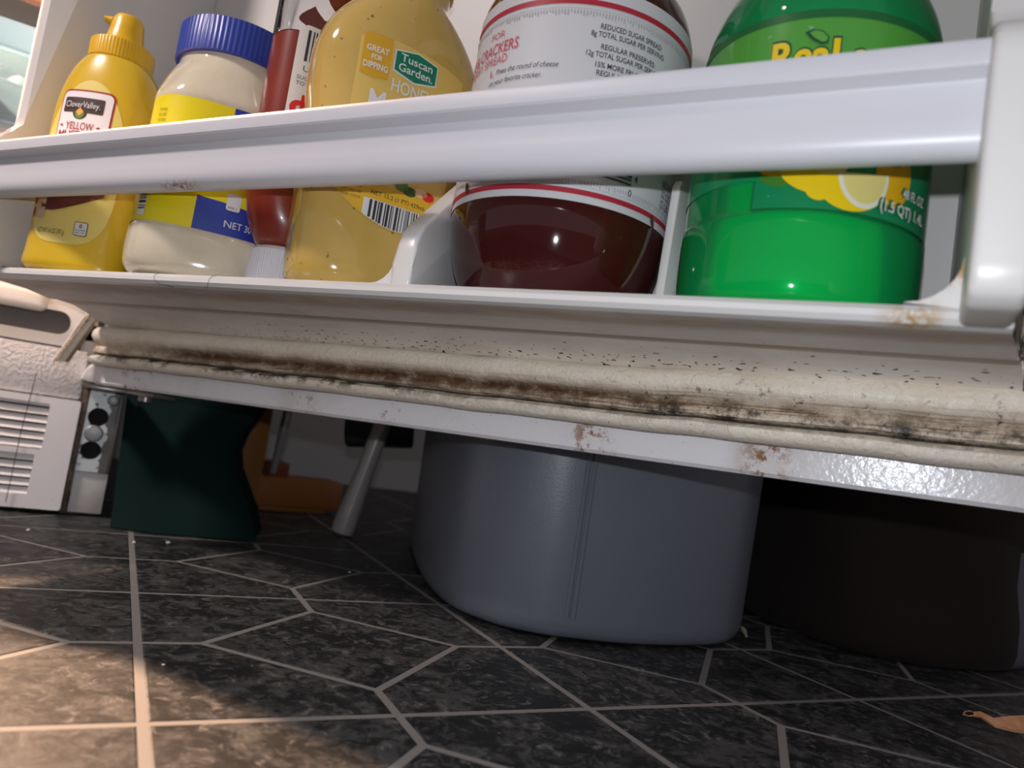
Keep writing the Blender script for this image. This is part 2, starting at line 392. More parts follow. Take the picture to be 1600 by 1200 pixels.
# rail
railp = [(.122, .2775), (.1335, .2775), (.1355, .2767), (.1362, .2750), (.1360, .2690), (.1352, .2680), (.1292, .2662), (.1288, .2650), (.1300, .2540), (.1304, .2490), (.1300, .2462), (.1288, .2437), (.1268, .2420), (.1240, .2411), (.1205, .2412), (.1172, .2425), (.115, .245), (.115, .270), (.118, .2757)]
def mk_rail():
    t = NT('rail_plastic_with_stain'); p = t.pos(); o = t.uv()
    n2 = t.noise(350, p, 3, .8); n1 = t.noise(12, p, 4)
    col = t.mix(t.mt('MULTIPLY', t.ramp(n1, .5, .8), .12), (.60, .60, .635), (.40, .36, .32))
    b = t.mt('MULTIPLY', t.mt('MULTIPLY', t.bump(o[0], .210, .024), t.bump(o[1], .555, .06)), t.ramp(n2, .46, .54))
    sp = t.mt('MULTIPLY', t.ramp(t.noise(120, p, 3, .8), .70, .76), t.bump(o[1], .60, .12))
    col = t.mix(b, col, (.22, .10, .04)); col = t.mix(t.mt('MULTIPLY', sp, .5), col, (.40, .30, .2))
    return t.set(col=col, rough=.36)
mb = MB(); mb.sweep(railp, [.0035+.599*i/30 for i in range(31)], lambda a, b, t: W(t, a, b), True, caps=True)
obj('shelf_rail', mb, mk_rail(), door, 28)
# cabinet
mb = MB()
mb.box(-.03, .003, .795, 1.41, .02, 1.12, .003, GX); mb.box(-.72, -.69, .795, 1.41, .02, 1.12, .003, GX)
mb.box(-.72, .003, .795, 1.41, .105, .16, .002, GX); mb.box(-.72, .003, 1.36, 1.41, .02, 1.12, .003, GX); mb.box(-.72, .003, .795, 1.41, 1.08, 1.12, .003, GX)
mb.box(-.72, .0, .85, 1.38, .02, .105, .0, GX)
obj('cabinet', mb, flat('fridge_cabinet_enamel', (.42, .43, .43), .35), fridge)
mb = MB(); mb.box(-.72, -.030, .785, .80, .104, .1495, .004, GX); obj('sill', mb, M_sill, fridge)
mb = MB(); mb.prism([(-.034, .123), (-.021, .122), (-.0225, .137), (-.026, .1395), (-.030, .135)], .774, .788, lambda a, b, t: G(t, a, b), .0018); obj('plug', mb, M_white, fridge)
# lower drawer with a long grip opening
def slot(a0, a1, z0, z1, r, n=6):
    p = []
    for cx, cz, q0 in ((a1-r, z1-r, 0), (a0+r, z1-r, pi/2), (a0+r, z0+r, pi), (a1-r, z0+r, 1.5*pi)):
        p += [(cx+r*cos(q0+pi/2*k/n), cz+r*sin(q0+pi/2*k/n)) for k in range(n+1)]
    return p
def holed(outer, holes, t0, t1, xf):
    bm = bmesh.new(); loops = []
    for pl in [outer]+holes:
        vs = [bm.verts.new((a, b, t0)) for a, b in pl]; loops.append(vs)
        for i in range(len(vs)): bm.edges.new((vs[i], vs[(i+1) % len(vs)]))
    bmesh.ops.triangle_fill(bm, use_beauty=True, edges=bm.edges[:])
    # drop faces that ended up inside a hole
    def inside(c, pl):
        r = False
        for i in range(len(pl)):
            (xa, ya), (xb, yb) = pl[i], pl[i-1]
            if (ya > c.y) != (yb > c.y) and c.x < (xb-xa)*(c.y-ya)/(yb-ya)+xa: r = not r
        return r
    bad = [f for f in bm.faces if any(inside(f.calc_center_median(), h) for h in holes)]
    bmesh.ops.delete(bm, geom=bad, context='FACES_ONLY')
    g = bmesh.ops.extrude_face_region(bm, geom=bm.faces[:])
    for e in g['geom']:
        if isinstance(e, bmesh.types.BMVert): e.co.z = t1
    m = MB(); m.frombm(bm, lambda c: xf(c.x, c.y, c.z)); return m
gx = lambda a, b, t: G(t, a, b)
mb = holed(slot(-.69, -.0385, .1505, .205, .008), [slot(-.50, -.050, .1605, .1815, .0095)], .796, .786, gx)
mb.box(-.50, -.07, .776, .788, .1775, .196, .0055, GX, 3)
mb.box(-.69, -.0385, .788, .80, .1995, .296, .003, GX); mb.box(-.69, -.0385, .784, .80, .296, .315, .004, GX)
drw = obj('drawer', mb, plastic('white_drawer_plastic', (.75, .73, .70), .3, .06), fridge, 40)
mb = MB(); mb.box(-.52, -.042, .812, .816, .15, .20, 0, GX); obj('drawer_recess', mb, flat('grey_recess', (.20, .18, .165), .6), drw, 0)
# fridge floor shelf and lower walls inside
mb = MB(); mb.box(-.69, -.0385, .801, 1.36, .306, .315, .001, GX); obj('glass_shelf', mb, flat('frosted_shelf', (.55, .62, .62), .3), fridge)
# grille
mb = holed(slot(-.72, -.029, .004, .1035, .002, 2), [slot(-.68, -.0565, .0155, .0515, .001, 1), slot(-.68, -.0525, .0565, .0975, .001, 1)], .791, .781, gx)
gr = obj('grille', mb, plastic('grille_plastic', (.80, .77, .77), .4, .2), fridge, 30)
for k in range(11):
    z = (.0185+.0075*k) if k < 5 else (.0600+.0075*(k-5))
    rr = -.0565 if k < 5 else -.0525
    mb = MB(); mb.prism([(.7830, z-.0026), (.7842, z-.0026), (.7882, z+.0028), (.7872, z+.0030)], -.68, rr+.001, lambda a, b, t: G(a, t, b), 0)
    obj('slat', mb, MATS.setdefault('slat', plastic('slat_plastic', (.82, .80, .79), .4, .15)), gr, 0)
mb = MB(); mb.box(-.68, -.052, .7895, .7905, .014, .099, 0, GX); obj('backing', mb, flat('dark_backing', (.10, .085, .075), .8), gr, 0)
mb = MB(); mb.tube([G(.7795, -.0675, .122), G(.7795, -.070, .07), G(.7795, -.0705, .008)], .00035, 6); obj('wire', mb, flat('dark_wire', (.05, .035, .03)), gr)
mb = MB(); mb.box(-.032, -.0245, .7865, .797, .004, .117, .001, GX)
t = NT('rusty_dirty_strip'); c_ = t.mix(t.ramp(t.noise(90, t.pos(), 5, .8), .35, .65), (.05, .035, .025), (.20, .14, .09)); obj('side_strip', mb, t.set(col=c_, rough=.8), fridge)
mb = MB(); mb.box(-.72, -.0, .792, .81, .0004, .012, .001, GX)
t = NT('dusty_dark_base'); c_ = t.mix(t.ramp(t.noise(110, t.pos(), 5, .8), .4, .7), (.015, .012, .01), (.16, .12, .09)); obj('base_rail', mb, t.set(col=c_, rough=.9), fridge)
# hinge bracket
def circ(cx, cz, r, n=20): return [(cx+r*cos(2*pi*k/n), cz+r*sin(2*pi*k/n)) for k in range(n)]
t = NT('peeling_hinge_metal'); n_ = t.noise(75, t.pos(), 5, .65); o3 = t.xyz(t.n('TexCoord', out=3))
e2p = t.n('VectorMath', {0: t.pos(), 1: tuple(E2)}, 1, operation='DOT_PRODUCT')
n_ = t.mt('ADD', n_, t.ramp(e2p, -.008, .001, .03, -.25))
c_ = t.mix(t.ramp(n_, .49, .51), (.075, .07, .06), (.55, .58, .57)); M_hinge = t.set(col=c_, rough=.45, metal=.15)
M_dkmetal = NT('dark_greasy_metal').set(col=(.26, .23, .21), rough=.3, metal=.6)
h1, h2 = (-.0135, .0915), (-.0142, .0605)
mb = holed([(-.0235, .041), (.0035, .041), (.0035, .117), (-.0235, .117)], [circ(*h1, .0085), circ(*h2, .0085)], .790, .7835, gx)
mb.box(.0008, .0045, .772, .80, .043, .117, .0008, GX)
hb = obj('hinge_bracket', mb, M_hinge, fridge, 30)
mb = MB(); mb.box(-.0235, .0035, .789, .791, .043, .116, 0, GX); obj('hole_backing', mb, flat('black_hole', (.006, .005, .005), .9), hb, 0)
mb = MB(); mb.box(-.0235, .004, .7855, .797, .003, .0405, .001, GX); obj('lower_plate', mb, plastic('dull_white_plate', (.55, .52, .50), .5, .5), hb)
for (a, z), r in (((-.0145, .0762), .0078), ((-.004, .1085), .005)):
    mb = MB(); mb.rings([[G(q, a+r*k*cos(2*pi*i/18), z+r*k*sin(2*pi*i/18)) for i in range(18)] for q, k in ((.785, 1.), (.7815, 1.), (.7802, .85), (.7797, .4))])
    obj('screw', mb, flat('zinc_screw', (.24, .24, .24), .45, metal=.6), hb, 30)
mb = MB(); mb.box(-.001, .034, -.034, -.012, .1175, .1215, .0008, lambda p: W(p.x, p.y, p.z)); mb.box(-.030, .008, .735, .786, .1172, .1205, .0008, GX)
mb.rings([[W(.012+.006*cos(2*pi*i/14), -.022+.006*sin(2*pi*i/14), z) for i in range(14)] for z in (.113, .128)])
obj('hinge_plate', mb, M_dkmetal, hb)
# things inside the fridge, seen past the door's edge
sh = MB(); sh.box(-.69, -.03, .98, 1.36, .462, .468, .002, GX); obj('glass_shelf', sh, clearplastic('teal_edged_glass', (.92, .98, .99), .03, (.45, .66, .70), .05), fridge)

mb = MB(); mb.box(-.69, -.03, .797, .81, .455, .469, .003, GX); obj('shelf_trim', mb, flat('brown_shelf_trim', (.30, .13, .08), .4), fridge)
# ------------------------------------------------------------------ bottles
class Bottle:
    """profile rows (z, a, b, n) above the base; front is local -Y; theta grows to the viewer's right"""
    def __init__(s, rows, sub=4):
        out = []
        n = len(rows)
        for i in range(n-1):
            p0, p1, p2, p3 = rows[max(0, i-1)], rows[i], rows[i+1], rows[min(n-1, i+2)]
            for k in range(sub):
                t = k/sub; r = []
                for c in range(4):
                    if c == 0: r.append(p1[0]+(p2[0]-p1[0])*t); continue
                    h0 = (p2[0]-p1[0]) or 1e-6
                    m1 = (p2[c]-p0[c])/max(1e-6, p2[0]-p0[0])*h0; m2 = (p3[c]-p1[c])/max(1e-6, p3[0]-p1[0])*h0
                    if (p2[c]-p1[c])*(p1[c]-p0[c]) <= 0: m1 = 0
                    if (p3[c]-p2[c])*(p2[c]-p1[c]) <= 0: m2 = 0
                    r.append((2*t**3-3*t*t+1)*p1[c]+(t**3-2*t*t+t)*m1+(-2*t**3+3*t*t)*p2[c]+(t**3-t*t)*m2)
                out.append(tuple(r))
        out.append(rows[-1]); s.rows = out
    def at(s, z):
        R = s.rows
        if z <= R[0][0]: return R[0][1:]
        for i in range(len(R)-1):
            if z <= R[i+1][0]:
                t = (z-R[i][0])/max(1e-9, R[i+1][0]-R[i][0]); return tuple(R[i][c]+(R[i+1][c]-R[i][c])*t for c in (1, 2, 3))
        return R[-1][1:]
    def P(s, th, z, off=0.):
        a, b, n = s.at(z); sg = lambda v: (1 if v >= 0 else -1)
        st, ct = sin(th), cos(th)
        x = a*sg(st)*abs(st)**(2/n); y = -b*sg(ct)*abs(ct)**(2/n)
        nx, ny = x/a**2, y/b**2; l = sqrt(nx*nx+ny*ny) or 1
        return Vector((x+nx/l*off, y+ny/l*off, z))
    def X(s, x, z, off=0.):
        a, b, n = s.at(z); q = max(-.995, min(.995, x/a)); y = -b*(1-abs(q)**n)**(1/n)
        nx, ny = abs(q)**(n-1)*(1 if q >= 0 else -1)/a, -(abs(y/b)**(n-1))/b; l = sqrt(nx*nx+ny*ny) or 1
        return Vector((a*q+nx/l*off, y+ny/l*off, z))
    def mesh(s, z0=-1, z1=9, shrink=0., seg=72, cap1=True):
        mb = MB(); rs = []
        zs = [r[0] for r in s.rows if z0 <= r[0] <= z1]
        if z0 > 0: zs = [z0]+zs
        if z1 < 8: zs = zs+[z1]
        for z in zs:
            rs.append([s.P(2*pi*k/seg, z, -shrink) for k in range(seg)])
        return mb.rings(rs, True, cap1)
def cyl_rows(*zr): return [(z, r, r, 2) for z, r in zr]
def lathe(zr, seg=48, cx=0, cy=0):
    return MB().rings([[Vector((cx+r*cos(2*pi*k/seg), cy+r*sin(2*pi*k/seg), z)) for k in range(seg)] for z, r in zr])
def ribbed(r, z0, z1, n, depth, top=True, duty=.5):
    seg = n*4; rs = []
    for z, q, d in ((z0, r-.001, 0), (z0+.0006, r, 1), (z1-.0004, r, 1), (z1, r-.0004, 0)):
        rs.append([Vector(((q-(depth if (k % 4) < 2 and d else 0))*cos(2*pi*k/seg), (q-(depth if (k % 4) < 2 and d else 0))*sin(2*pi*k/seg), z)) for k in range(seg)])
    return MB().rings(rs)
class Deco:
    """flat print laid on a bottle: fn(x, z, off) -> point; x is metres along the front"""
    def __init__(s, fn, parent, base=.0003): s.fn, s.p, s.k = fn, parent, base
    def grid(s, name, x0, x1, z0, z1, mat, nx=24, nz=4, lift=0., parent=None, shape=None, label=None):
        mb = MB(); vs = []
        for j in range(nz+1):
            for i in range(nx+1):
                x = x0+(x1-x0)*i/nx; lo, hi = (shape(x) if shape else (z0, z1)); z = lo+(hi-lo)*j/nz
                vs.append(s.fn(x, z, s.k+lift))
        mb.add(vs, [[j*(nx+1)+i, j*(nx+1)+i+1, (j+1)*(nx+1)+i+1, (j+1)*(nx+1)+i] for j in range(nz) for i in range(nx)])
        return obj(name, mb, mat, parent or s.p, 60, local=True, label=label, recalc=False)
    def star(s, name, c, pts, mat, lift=0., parent=None, rings=5):
        mb = MB(); n = len(pts); vs = [s.fn(c[0], c[1], s.k+lift)]; fs = []
        for r in range(1, rings+1):
            for p in pts: vs.append(s.fn(c[0]+(p[0]-c[0])*r/rings, c[1]+(p[1]-c[1])*r/rings, s.k+lift))
        for i in range(n):
            j = (i+1) % n; fs.append([0, 1+i, 1+j])
            for r in range(rings-1): fs.append([1+r*n+i, 1+(r+1)*n+i, 1+(r+1)*n+j, 1+r*n+j])
        mb.add(vs, fs); return obj(name, mb, mat, parent or s.p, 60, local=True, recalc=False)
    def ell(s, name, c, rx, rz, mat, lift=0., parent=None, tilt=0., n=28, a0=0, a1=2*pi):
        pts = []
        for k in range(n):
            q = a0+(a1-a0)*k/(n if a1-a0 > 6.28 else n-1); x, z = rx*cos(q), rz*sin(q)
            pts.append((c[0]+x*cos(tilt)-z*sin(tilt), c[1]+x*sin(tilt)+z*cos(tilt)))
        return s.star(name, c, pts, mat, lift, parent)
    def rrect(s, name, x0, x1, z0, z1, r, mat, lift=0., parent=None):
        pl = slot(x0, x1, z0, z1, r, 4); q = []
        for i in range(len(pl)):                                # extra points along straight edges
            a, b = pl[i], pl[(i+1) % len(pl)]; d = sqrt((a[0]-b[0])**2+(a[1]-b[1])**2); m = max(1, int(d/.003))
            q += [(a[0]+(b[0]-a[0])*k/m, a[1]+(b[1]-a[1])*k/m) for k in range(m)]
        return s.star(name, ((x0+x1)/2, (z0+z1)/2), q, mat, lift, parent)
    def text(s, body, x, z, h, mat, width=None, lift=.0003, parent=None, align='LEFT', bold=0., shear=0., slope=0., name='lettering', rot90=False):
        cu = bpy.data.curves.new('lettering', 'FONT'); cu.body = body; cu.size = 1; cu.offset = bold; cu.shear = shear; cu.resolution_u = 3
        o = bpy.data.objects.new('lettering', cu); COL.objects.link(o)
        bpy.context.view_layer.update()
        me = bpy.data.meshes.new_from_object(o.evaluated_get(bpy.context.evaluated_depsgraph_get())); bpy.data.objects.remove(o); bpy.data.curves.remove(cu)
        v = [p.co.copy() for p in me.vertices]; f = [list(p.vertices) for p in me.polygons]; bpy.data.meshes.remove(me)
        x0 = min(p.x for p in v); x1 = max(p.x for p in v)
        k = h/.72; kx = (width/(x1-x0)) if width else k; wd = (x1-x0)*kx
        sh_ = {'LEFT': 0, 'CENTER': -wd/2, 'RIGHT': -wd}[align]
        mb = MB(); vs = []
        for p in v:
            a, b = (p.x-x0)*kx+sh_, p.y*k
            if rot90: a, b = -b, a
            vs.append(s.fn(x+a, z+b+slope*a, s.k+lift))
        mb.add(vs, f); return obj(name, mb, mat, parent or s.p, 0, local=True, recalc=False)
    def bars(s, x0, x1, z0, z1, mat, vertical=True, lift=.0003, parent=None, seed=1, shape=None, mean=.0006):
        rnd = random.Random(seed); mb = MB(); c = x0 if vertical else z0; end = x1 if vertical else z1
        while c < end:
            wd = min(mean*rnd.choice((.6, 1, 1, 1.9)), end-c)
            if vertical: lo, hi = shape(c) if shape else (z0, z1); q = [(c, lo), (c+wd, lo), (c+wd, hi), (c, hi)]
            else: q = [(x0, c), (x1, c), (x1, c+wd), (x0, c+wd)]
            if vertical: mb.add([s.fn(a, b, s.k+lift) for a, b in q], [[0, 1, 2, 3]])
            else:
                n = 6; mb.add([s.fn(x0+(x1-x0)*i/n, zz, s.k+lift) for zz in (c, c+wd) for i in range(n+1)], [[i, i+1, n+2+i, n+1+i] for i in range(n)])
            c += wd+mean*rnd.choice((.6, 1, 1.6))
        return obj('barcode', mb, mat, parent or s.p, 0, local=True, recalc=False)
def facecam(x, y): return atan2(-x, y) if False else atan2(-x, -(-y)) if False else atan2(-x, y)
# local -Y must point from (x,y) to the camera: direction (-x,-y) -> rotz = atan2(dx, -dy)
def facecam(x, y): return atan2(-x, y)
ZF = .1958
K = flat('black_print', (.02, .02, .02), .5); KW = flat('white_print', (.66, .66, .66), .4)

# ---- mustard
mx, my = -.3250, .5366
mus = thing('mustard_bottle', 'yellow squeeze bottle of mustard with a pointed cap, leftmost on the door shelf', 'bottle', (mx, my, ZF), facecam(mx, my)-radians(35), None, Matrix.Diagonal((.955, .955, .955, 1)))
B = Bottle([(0, .0330, .0215, 2.6), (.0025, .0375, .0250, 2.6), (.008, .0390, .0265, 2.5), (.018, .0385, .0262, 2.4), (.03, .0382, .0262, 2.4), (.09, .0388, .0268, 2.3), (.115, .0388, .0268, 2.25), (.135, .0374, .0265, 2.2), (.150, .0342, .0256, 2.1), (.160, .0300, .0242, 2.05), (.167, .0250, .0225, 2), (.170, .0212, .0208, 2), (.172, .0200, .0200, 2)])
M_mus = food('mustard_yellow_plastic', (.64, .41, .012), (.68, .45, .015), 12, .28, .25)
obj('body', B.mesh(), M_mus, mus, 50, local=True)
M_muscap = flat('yellow_cap_plastic', (.72, .42, .010), .30)
mb = ribbed(.0226, .1685, .1835, 60, .0003); 
cap = obj('cap', mb, M_muscap, mus, 30, local=True)
mb = lathe([(.1825, .0160), (.1845, .0145), (.196, .0122), (.205, .0112), (.2085, .0092), (.2095, .004)], 32)
mb.rings([[Vector((xx+0, -.004+yy, zz)) for xx, yy, zz in ring] for ring in [[(-.009-k*.0065, .004*cos(q), .2030+.0015*k+.004*sin(q)*(1-.5*k)) for q in [2*pi*i/10 for i in range(10)]] for k in (0, .5, 1)]])
obj('spout', mb, M_muscap, cap, 40, local=True)
dk = Deco(lambda x, z, o: B.X(x, z-ZF, o), mus)
lab = dk.star('label', (0, .280), [(.0305*(1 if sin(q) > 0 else -1)*abs(sin(q))**(1. if cos(q) > 0 else .55), .280+(.0605*cos(q) if cos(q) > 0 else -.0640*abs(cos(q))**.55)) for q in [2*pi*k/60 for k in range(60)]], flat('pale_yellow_label', (.74, .60, .16), .35), rings=10)
RED = flat('dark_red_print', (.34, .012, .018), .4)
dk.rrect('badge_border', -.0215, .0195, .2555, .3325, .005, RED, .0002, lab); dk.rrect('badge', -.0205, .0182, .2565, .3310, .0042, flat('badge_white', (.78, .74, .76), .4), .0004, lab)
BR = flat('dark_brown_print', (.045, .022, .015), .4)
dk.rrect('plaque', -.0180, .0130, .3145, .3262, .0012, BR, .0006, lab); dk.ell('plaque', (-.004, .3145), .0056, .0052, BR, .0006, lab)
dk.ell('emblem', (-.004, .3135), .0035, .0035, flat('emblem_green', (.10, .25, .03)), .0008, lab); dk.star('emblem', (-.004, .3155), [(-.007, .315), (-.004, .3185), (-.001, .315), (-.004, .3120)], flat('emblem_orange', (.75, .35, .05)), .001, lab)
dk.text('CloverValley.', -.0025, .3182, .0048, KW, .0265, .0015, lab, 'CENTER')
dk.text('YELLOW', -.0025, .3015, .0058, RED, .0215, .0008, lab, 'CENTER', .005)
dk.text('MUSTARD', -.0025, .2930, .0078, RED, .0310, .0008, lab, 'CENTER', .005)
for a, b in ((-.0185, -.0152), (.0098, .0135)): dk.star('dash', ((a+b)/2, .3043), [(a, .3043), ((a+b)/2, .3052), (b, .3043), ((a+b)/2, .3034)], RED, .0008, lab)
dk.star('sausage_picture', (-.002, .250), [(-.0205, .2395), (-.010, .2395), (.000, .2425), (.012, .2475), (.024, .2545), (.024, .262), (-.0205, .262)], flat('maroon_print', (.12, .025, .018), .4), .0006, lab)
for k, zz in enumerate((.2375, .2475)):
    dk.rrect('side_panel', -.0245, -.0165, zz-.004, zz+.004, .0005, flat('tan_print', (.62, .42, .28)), .0006, lab); dk.ell('side_mark', (-.0265, zz), .0014, .0040, RED, .0007, lab)
dk.text('NET WT 14 OZ (397 g)', -.0185, .2222, .0038, BR, .0215, .0013, lab)
dk.rrect('calorie_box', .0088, .0180, .2232, .2335, .0013, BR, .0006, lab); dk.rrect('calorie_box', .0093, .0175, .2237, .2330, .0010, KW, .0008, lab)
dk.text('0', .0134, .2290, .0030, BR, None, .0010, lab, 'CENTER', .02); dk.text('CALORIES', .0134, .2268, .0012, BR, .0070, .0010, lab, 'CENTER'); dk.text('PER 1 TSP', .0134, .2248, .0012, BR, .0060, .0010, lab, 'CENTER')

# ---- mayonnaise
yx, yy = -.2236, .5044
may = thing('mayonnaise_jar', 'jar of mayonnaise with ribbed blue lid and yellow label, second from left', 'jar', (yx, yy, ZF), facecam(yx, yy))
B2 = Bottle([(0, .038, .036, 3), (.003, .0440, .0420, 3), (.009, .0470, .0450, 3), (.025, .0474, .0454, 3), (.030, .0472, .0452, 3), (.0325, .0462, .0442, 3), (.115, .0460, .0440, 2.9), (.118, .0466, .0446, 2.8), (.127, .0450, .0434, 2.5), (.138, .0415, .0408, 2.2), (.147, .0378, .0378, 2), (.152, .0368, .0368, 2), (.158, .0368, .0368, 2)])
M_mayo = food('mayonnaise', (.62, .55, .40), (.70, .63, .48), 30, .08, .8)
obj('body', B2.mesh(), M_mayo, may, 50, local=True)
mb = ribbed(.0402, .1520, .1755, 76, .0004); obj('lid', mb, flat('blue_lid_plastic', (.020, .045, .30), .35), may, 30, local=True)
dy = Deco(lambda x, z, o: B2.P(x/.046, z-ZF, o), may)
r46 = .046*pi/180
lab = dy.grid('label', -95*r46, 95*r46, .2285, .3110, flat('bright_yellow_label', (.74, .62, .005), .35), 60, 4)
BL = flat('royal_blue_print', (.012, .035, .30), .4)
dy.grid('blue_panel', -5.5*r46, 80*r46, .2285, .2430, BL, 24, 2, .0003, lab, lambda x: (.2285, .2500-.0018*max(0, (x/r46+5.5)/20)))
dy.grid('blue_panel', 1*r46, 80*r46, .2900, .3110, BL, 24, 2, .0003, lab)
dy.text('NET 30 FL OZ', 4.5*r46, .2338, .0046, KW, .030, .0006, lab)
dy.grid('white_panel', -58*r46, -47*r46, .2315, .2520, KW, 8, 2, .0003, lab); dy.bars(-58*r46, -47*r46, .2355, .2515, BR, False, .0006, lab, 4, None, .0009)
dy.rrect('white_box', 4*r46, 12*r46, .2450, .2560, .0012, KW, .0006, lab); dy.text('PER 1', 5*r46, .2462, .0013, K, None, .0009, lab)
for k, tx in enumerate(('CONTAINS', 'EGG. KEEP', 'COLD')): dy.text(tx, -54*r46, .3000-.0035*k, .0018, BR, .0085, .0005, lab)

# ---- ketchup, standing on its cap
kx, ky = -.1574, .4692
ket = thing('ketchup_bottle', 'clear squeeze bottle of dark red ketchup standing upside down on its white cap', 'bottle', (kx, ky, ZF), facecam(kx, ky)+radians(30))
mb = ribbed(.0205, 0, .0255, 72, .00025); mb.rings([[Vector((q*cos(2*pi*k/40), q*sin(2*pi*k/40), z)) for k in range(40)] for z, q in ((.0245, .0204), (.027, .0188), (.0285, .016))])
obj('cap', mb, flat('white_cap_plastic', (.72, .72, .76), .35), ket, 30, local=True)
B3 = Bottle([(.0275, .0165, .0150, 2), (.031, .0195, .0180, 2), (.045, .0262, .0215, 2.2), (.060, .0300, .0212, 2.4), (.075, .0310, .0215, 2.5), (.12, .0310, .0215, 2.5), (.20, .0310, .0215, 2.5), (.225, .0315, .0235, 3), (.24, .029, .021, 2.6), (.246, .02, .015, 2.4)])
M_ket = food('ketchup', (.17, .018, .008), (.21, .026, .012), 25, .3, .3)
obj('contents', B3.mesh(z1=.161, shrink=.0002), M_ket, ket, 50, local=True)
obj('shell', B3.mesh(z0=.1605), M_clear, ket, 50, local=True, label='clear plastic shell, empty near the top')
mb = MB(); rnd = random.Random(5)
for side in (0,):
    pts = []
dket = Deco(lambda x, z, o: B3.X(x, z-ZF, o), ket, .0006)
dsm = Deco(lambda x, z, o: B3.P(x, z-ZF, -.0004), ket)
dsm.star('smear', (-.45, .366), [(-.45+.40*cos(q)*(1+.35*sin(5*q)), .362+.011*sin(q)*(1+.4*sin(3*q+1))) for q in [2*pi*k/40 for k in range(40)]], M_ket)
dsm.star('smear', (.55, .386), [(.55+.8*cos(q)*(1+.15*sin(4*q)), .386+.016*sin(q)*(1+.2*sin(3*q+1))) for q in [2*pi*k/40 for k in range(40)]], M_ket)
lab = dket.grid('label', -.0250, .029, .262, .3610, flat('grey_white_label', (.66, .65, .61), .45), 30, 4, shape=lambda x: (.262, .3610-max(0, (-.0215-x))*.8))
RD = flat('bright_red_print', (.62, .012, .012), .4)
dket.bars(-.0205, .012, .338, .3580, K, True, .0003, lab, 9, None, .0008)
dket.text('U', -.0200, .3315, .0038, K, None, .0004, lab); dket.text('SUGAR', -.0225, .3262, .0024, BR, None, .0004, lab); dket.text('TOTAL', -.0225, .3225, .0024, BR, None, .0004, lab)
dket.text('d', -.0235, .3040, .0128, RD, .0085, .0004, lab, 'LEFT', .05)

# ---- honey mustard
hx_, hy_ = -.0983, .4420
hm = thing('honey_mustard_bottle', 'squeeze bottle of honey mustard with pale yellow label, leaning side against the shelf divider', 'bottle', (hx_, hy_, ZF), facecam(hx_, hy_)+radians(20))
B4 = Bottle([(0, .0370, .0215, 2.5), (.002, .0425, .0260, 2.5), (.008, .0458, .0292, 2.6), (.018, .0470, .0298, 2.7), (.05, .0478, .0296, 2.8), (.10, .0500, .0302, 2.8), (.125, .0525, .0304, 2.7), (.138, .0525, .0302, 2.6), (.150, .0502, .0294, 2.5), (.160, .0462, .0282, 2.35), (.170, .0395, .0265, 2.2), (.178, .0320, .0248, 2.1), (.183, .0262, .0235, 2), (.186, .0235, .0230, 2), (.205, .0230, .0230, 2), (.21, .01, .01, 2)])
M_hm = food('honey_mustard', (.52, .345, .080), (.59, .40, .105), 18, .10, .6, 0., (.24, .13, .02))
obj('body', B4.mesh(), M_hm, hm, 50, local=True)
mb = ribbed(.0255, .196, .225, 40, .0005); obj('cap', mb, flat('amber_cap', (.60, .32, .03), .3), hm, 30, local=True)
dh = Deco(lambda x, z, o: B4.X(x-.0055, z-ZF, o), hm, .0004)
def hlab(x):
    lo = .2345+.0150*((x-.008)/.036)**2*1.0; hi = .3425-.0045*(max(0, x+.010)/.04)**2-.004*max(0, (-.024-x)/.005)**2
    return lo, hi
lab = dh.grid('label', -.0290, .0365, 0, 0, flat('pale_amber_label', (.66, .46, .11), .4), 40, 10, shape=hlab)
AM = flat('amber_print', (.60, .33, .015), .4)
dh.grid('banner', -.0272, -.0112, 0, 0, AM, 10, 2, .0003, lab, lambda x: (.3165+abs(x+.0192)*.18, hlab(x)[1]))
for tx, zz, hh, ww in (('GREAT', .3315, .0036, .0125), ('FOR', .3270, .0031, .0060), ('DIPPING', .3215, .0038, .0138)): dh.text(tx, -.0192, zz, hh, KW, ww, .0006, lab, 'CENTER', .02)
def hexa(g): return [(-.0088-g, .3367+g), (.0042, .3395+g*1.2), (.0170+g, .3367+g), (.0170+g, .3255-g), (.0042, .3222-g*1.2), (-.0088-g, .3255-g)]
dh.star('emblem', (.0042, .331), hexa(.0008), KW, .0004, lab); dh.star('emblem', (.0042, .331), hexa(0), flat('emblem_teal_green', (.0, .17, .085), .4), .0007, lab)
dh.text('Tuscan', .0040, .3318, .0048, KW, .0200, .0010, lab, 'CENTER', .012); dh.text('Garden.', .0042, .3258, .0048, KW, .0215, .0010, lab, 'CENTER', .012)
dh.text('HONEY', -.0088, .3130, .0075, KW, .026, .0006, lab, 'LEFT', .01); dh.text('Mustard', -.0200, .2985, .0120, KW, .044, .0006, lab, 'LEFT', .02)
dh.grid('yellow_panel', -.0280, .0365, 0, 0, flat('golden_panel', (.68, .40, .02), .4), 40, 3, .0003, lab, lambda x: (hlab(x)[0]+.0002, .2585))
dh.grid('white_panel', -.0130, .0215, 0, 0, KW, 20, 2, .0005, lab, lambda x: (hlab(x)[0]+.0004, .2492)); dh.bars(-.0095, .0215, 0, 0, K, True, .0008, lab, 11, lambda x: (hlab(x)[0]+.0006, .2488), .0008)
dh.text('NET 15.2 (1 PT) 429mL', -.0095, .2518, .0026, BR, .034, .0006, lab)
for k, tx in enumerate(('MANUFACTURED', 'FOR TABLE USE', 'KEEP COLD')): dh.text(tx, -.0255, .2535-.003*k, .0014, BR, .0105, .0006, lab)
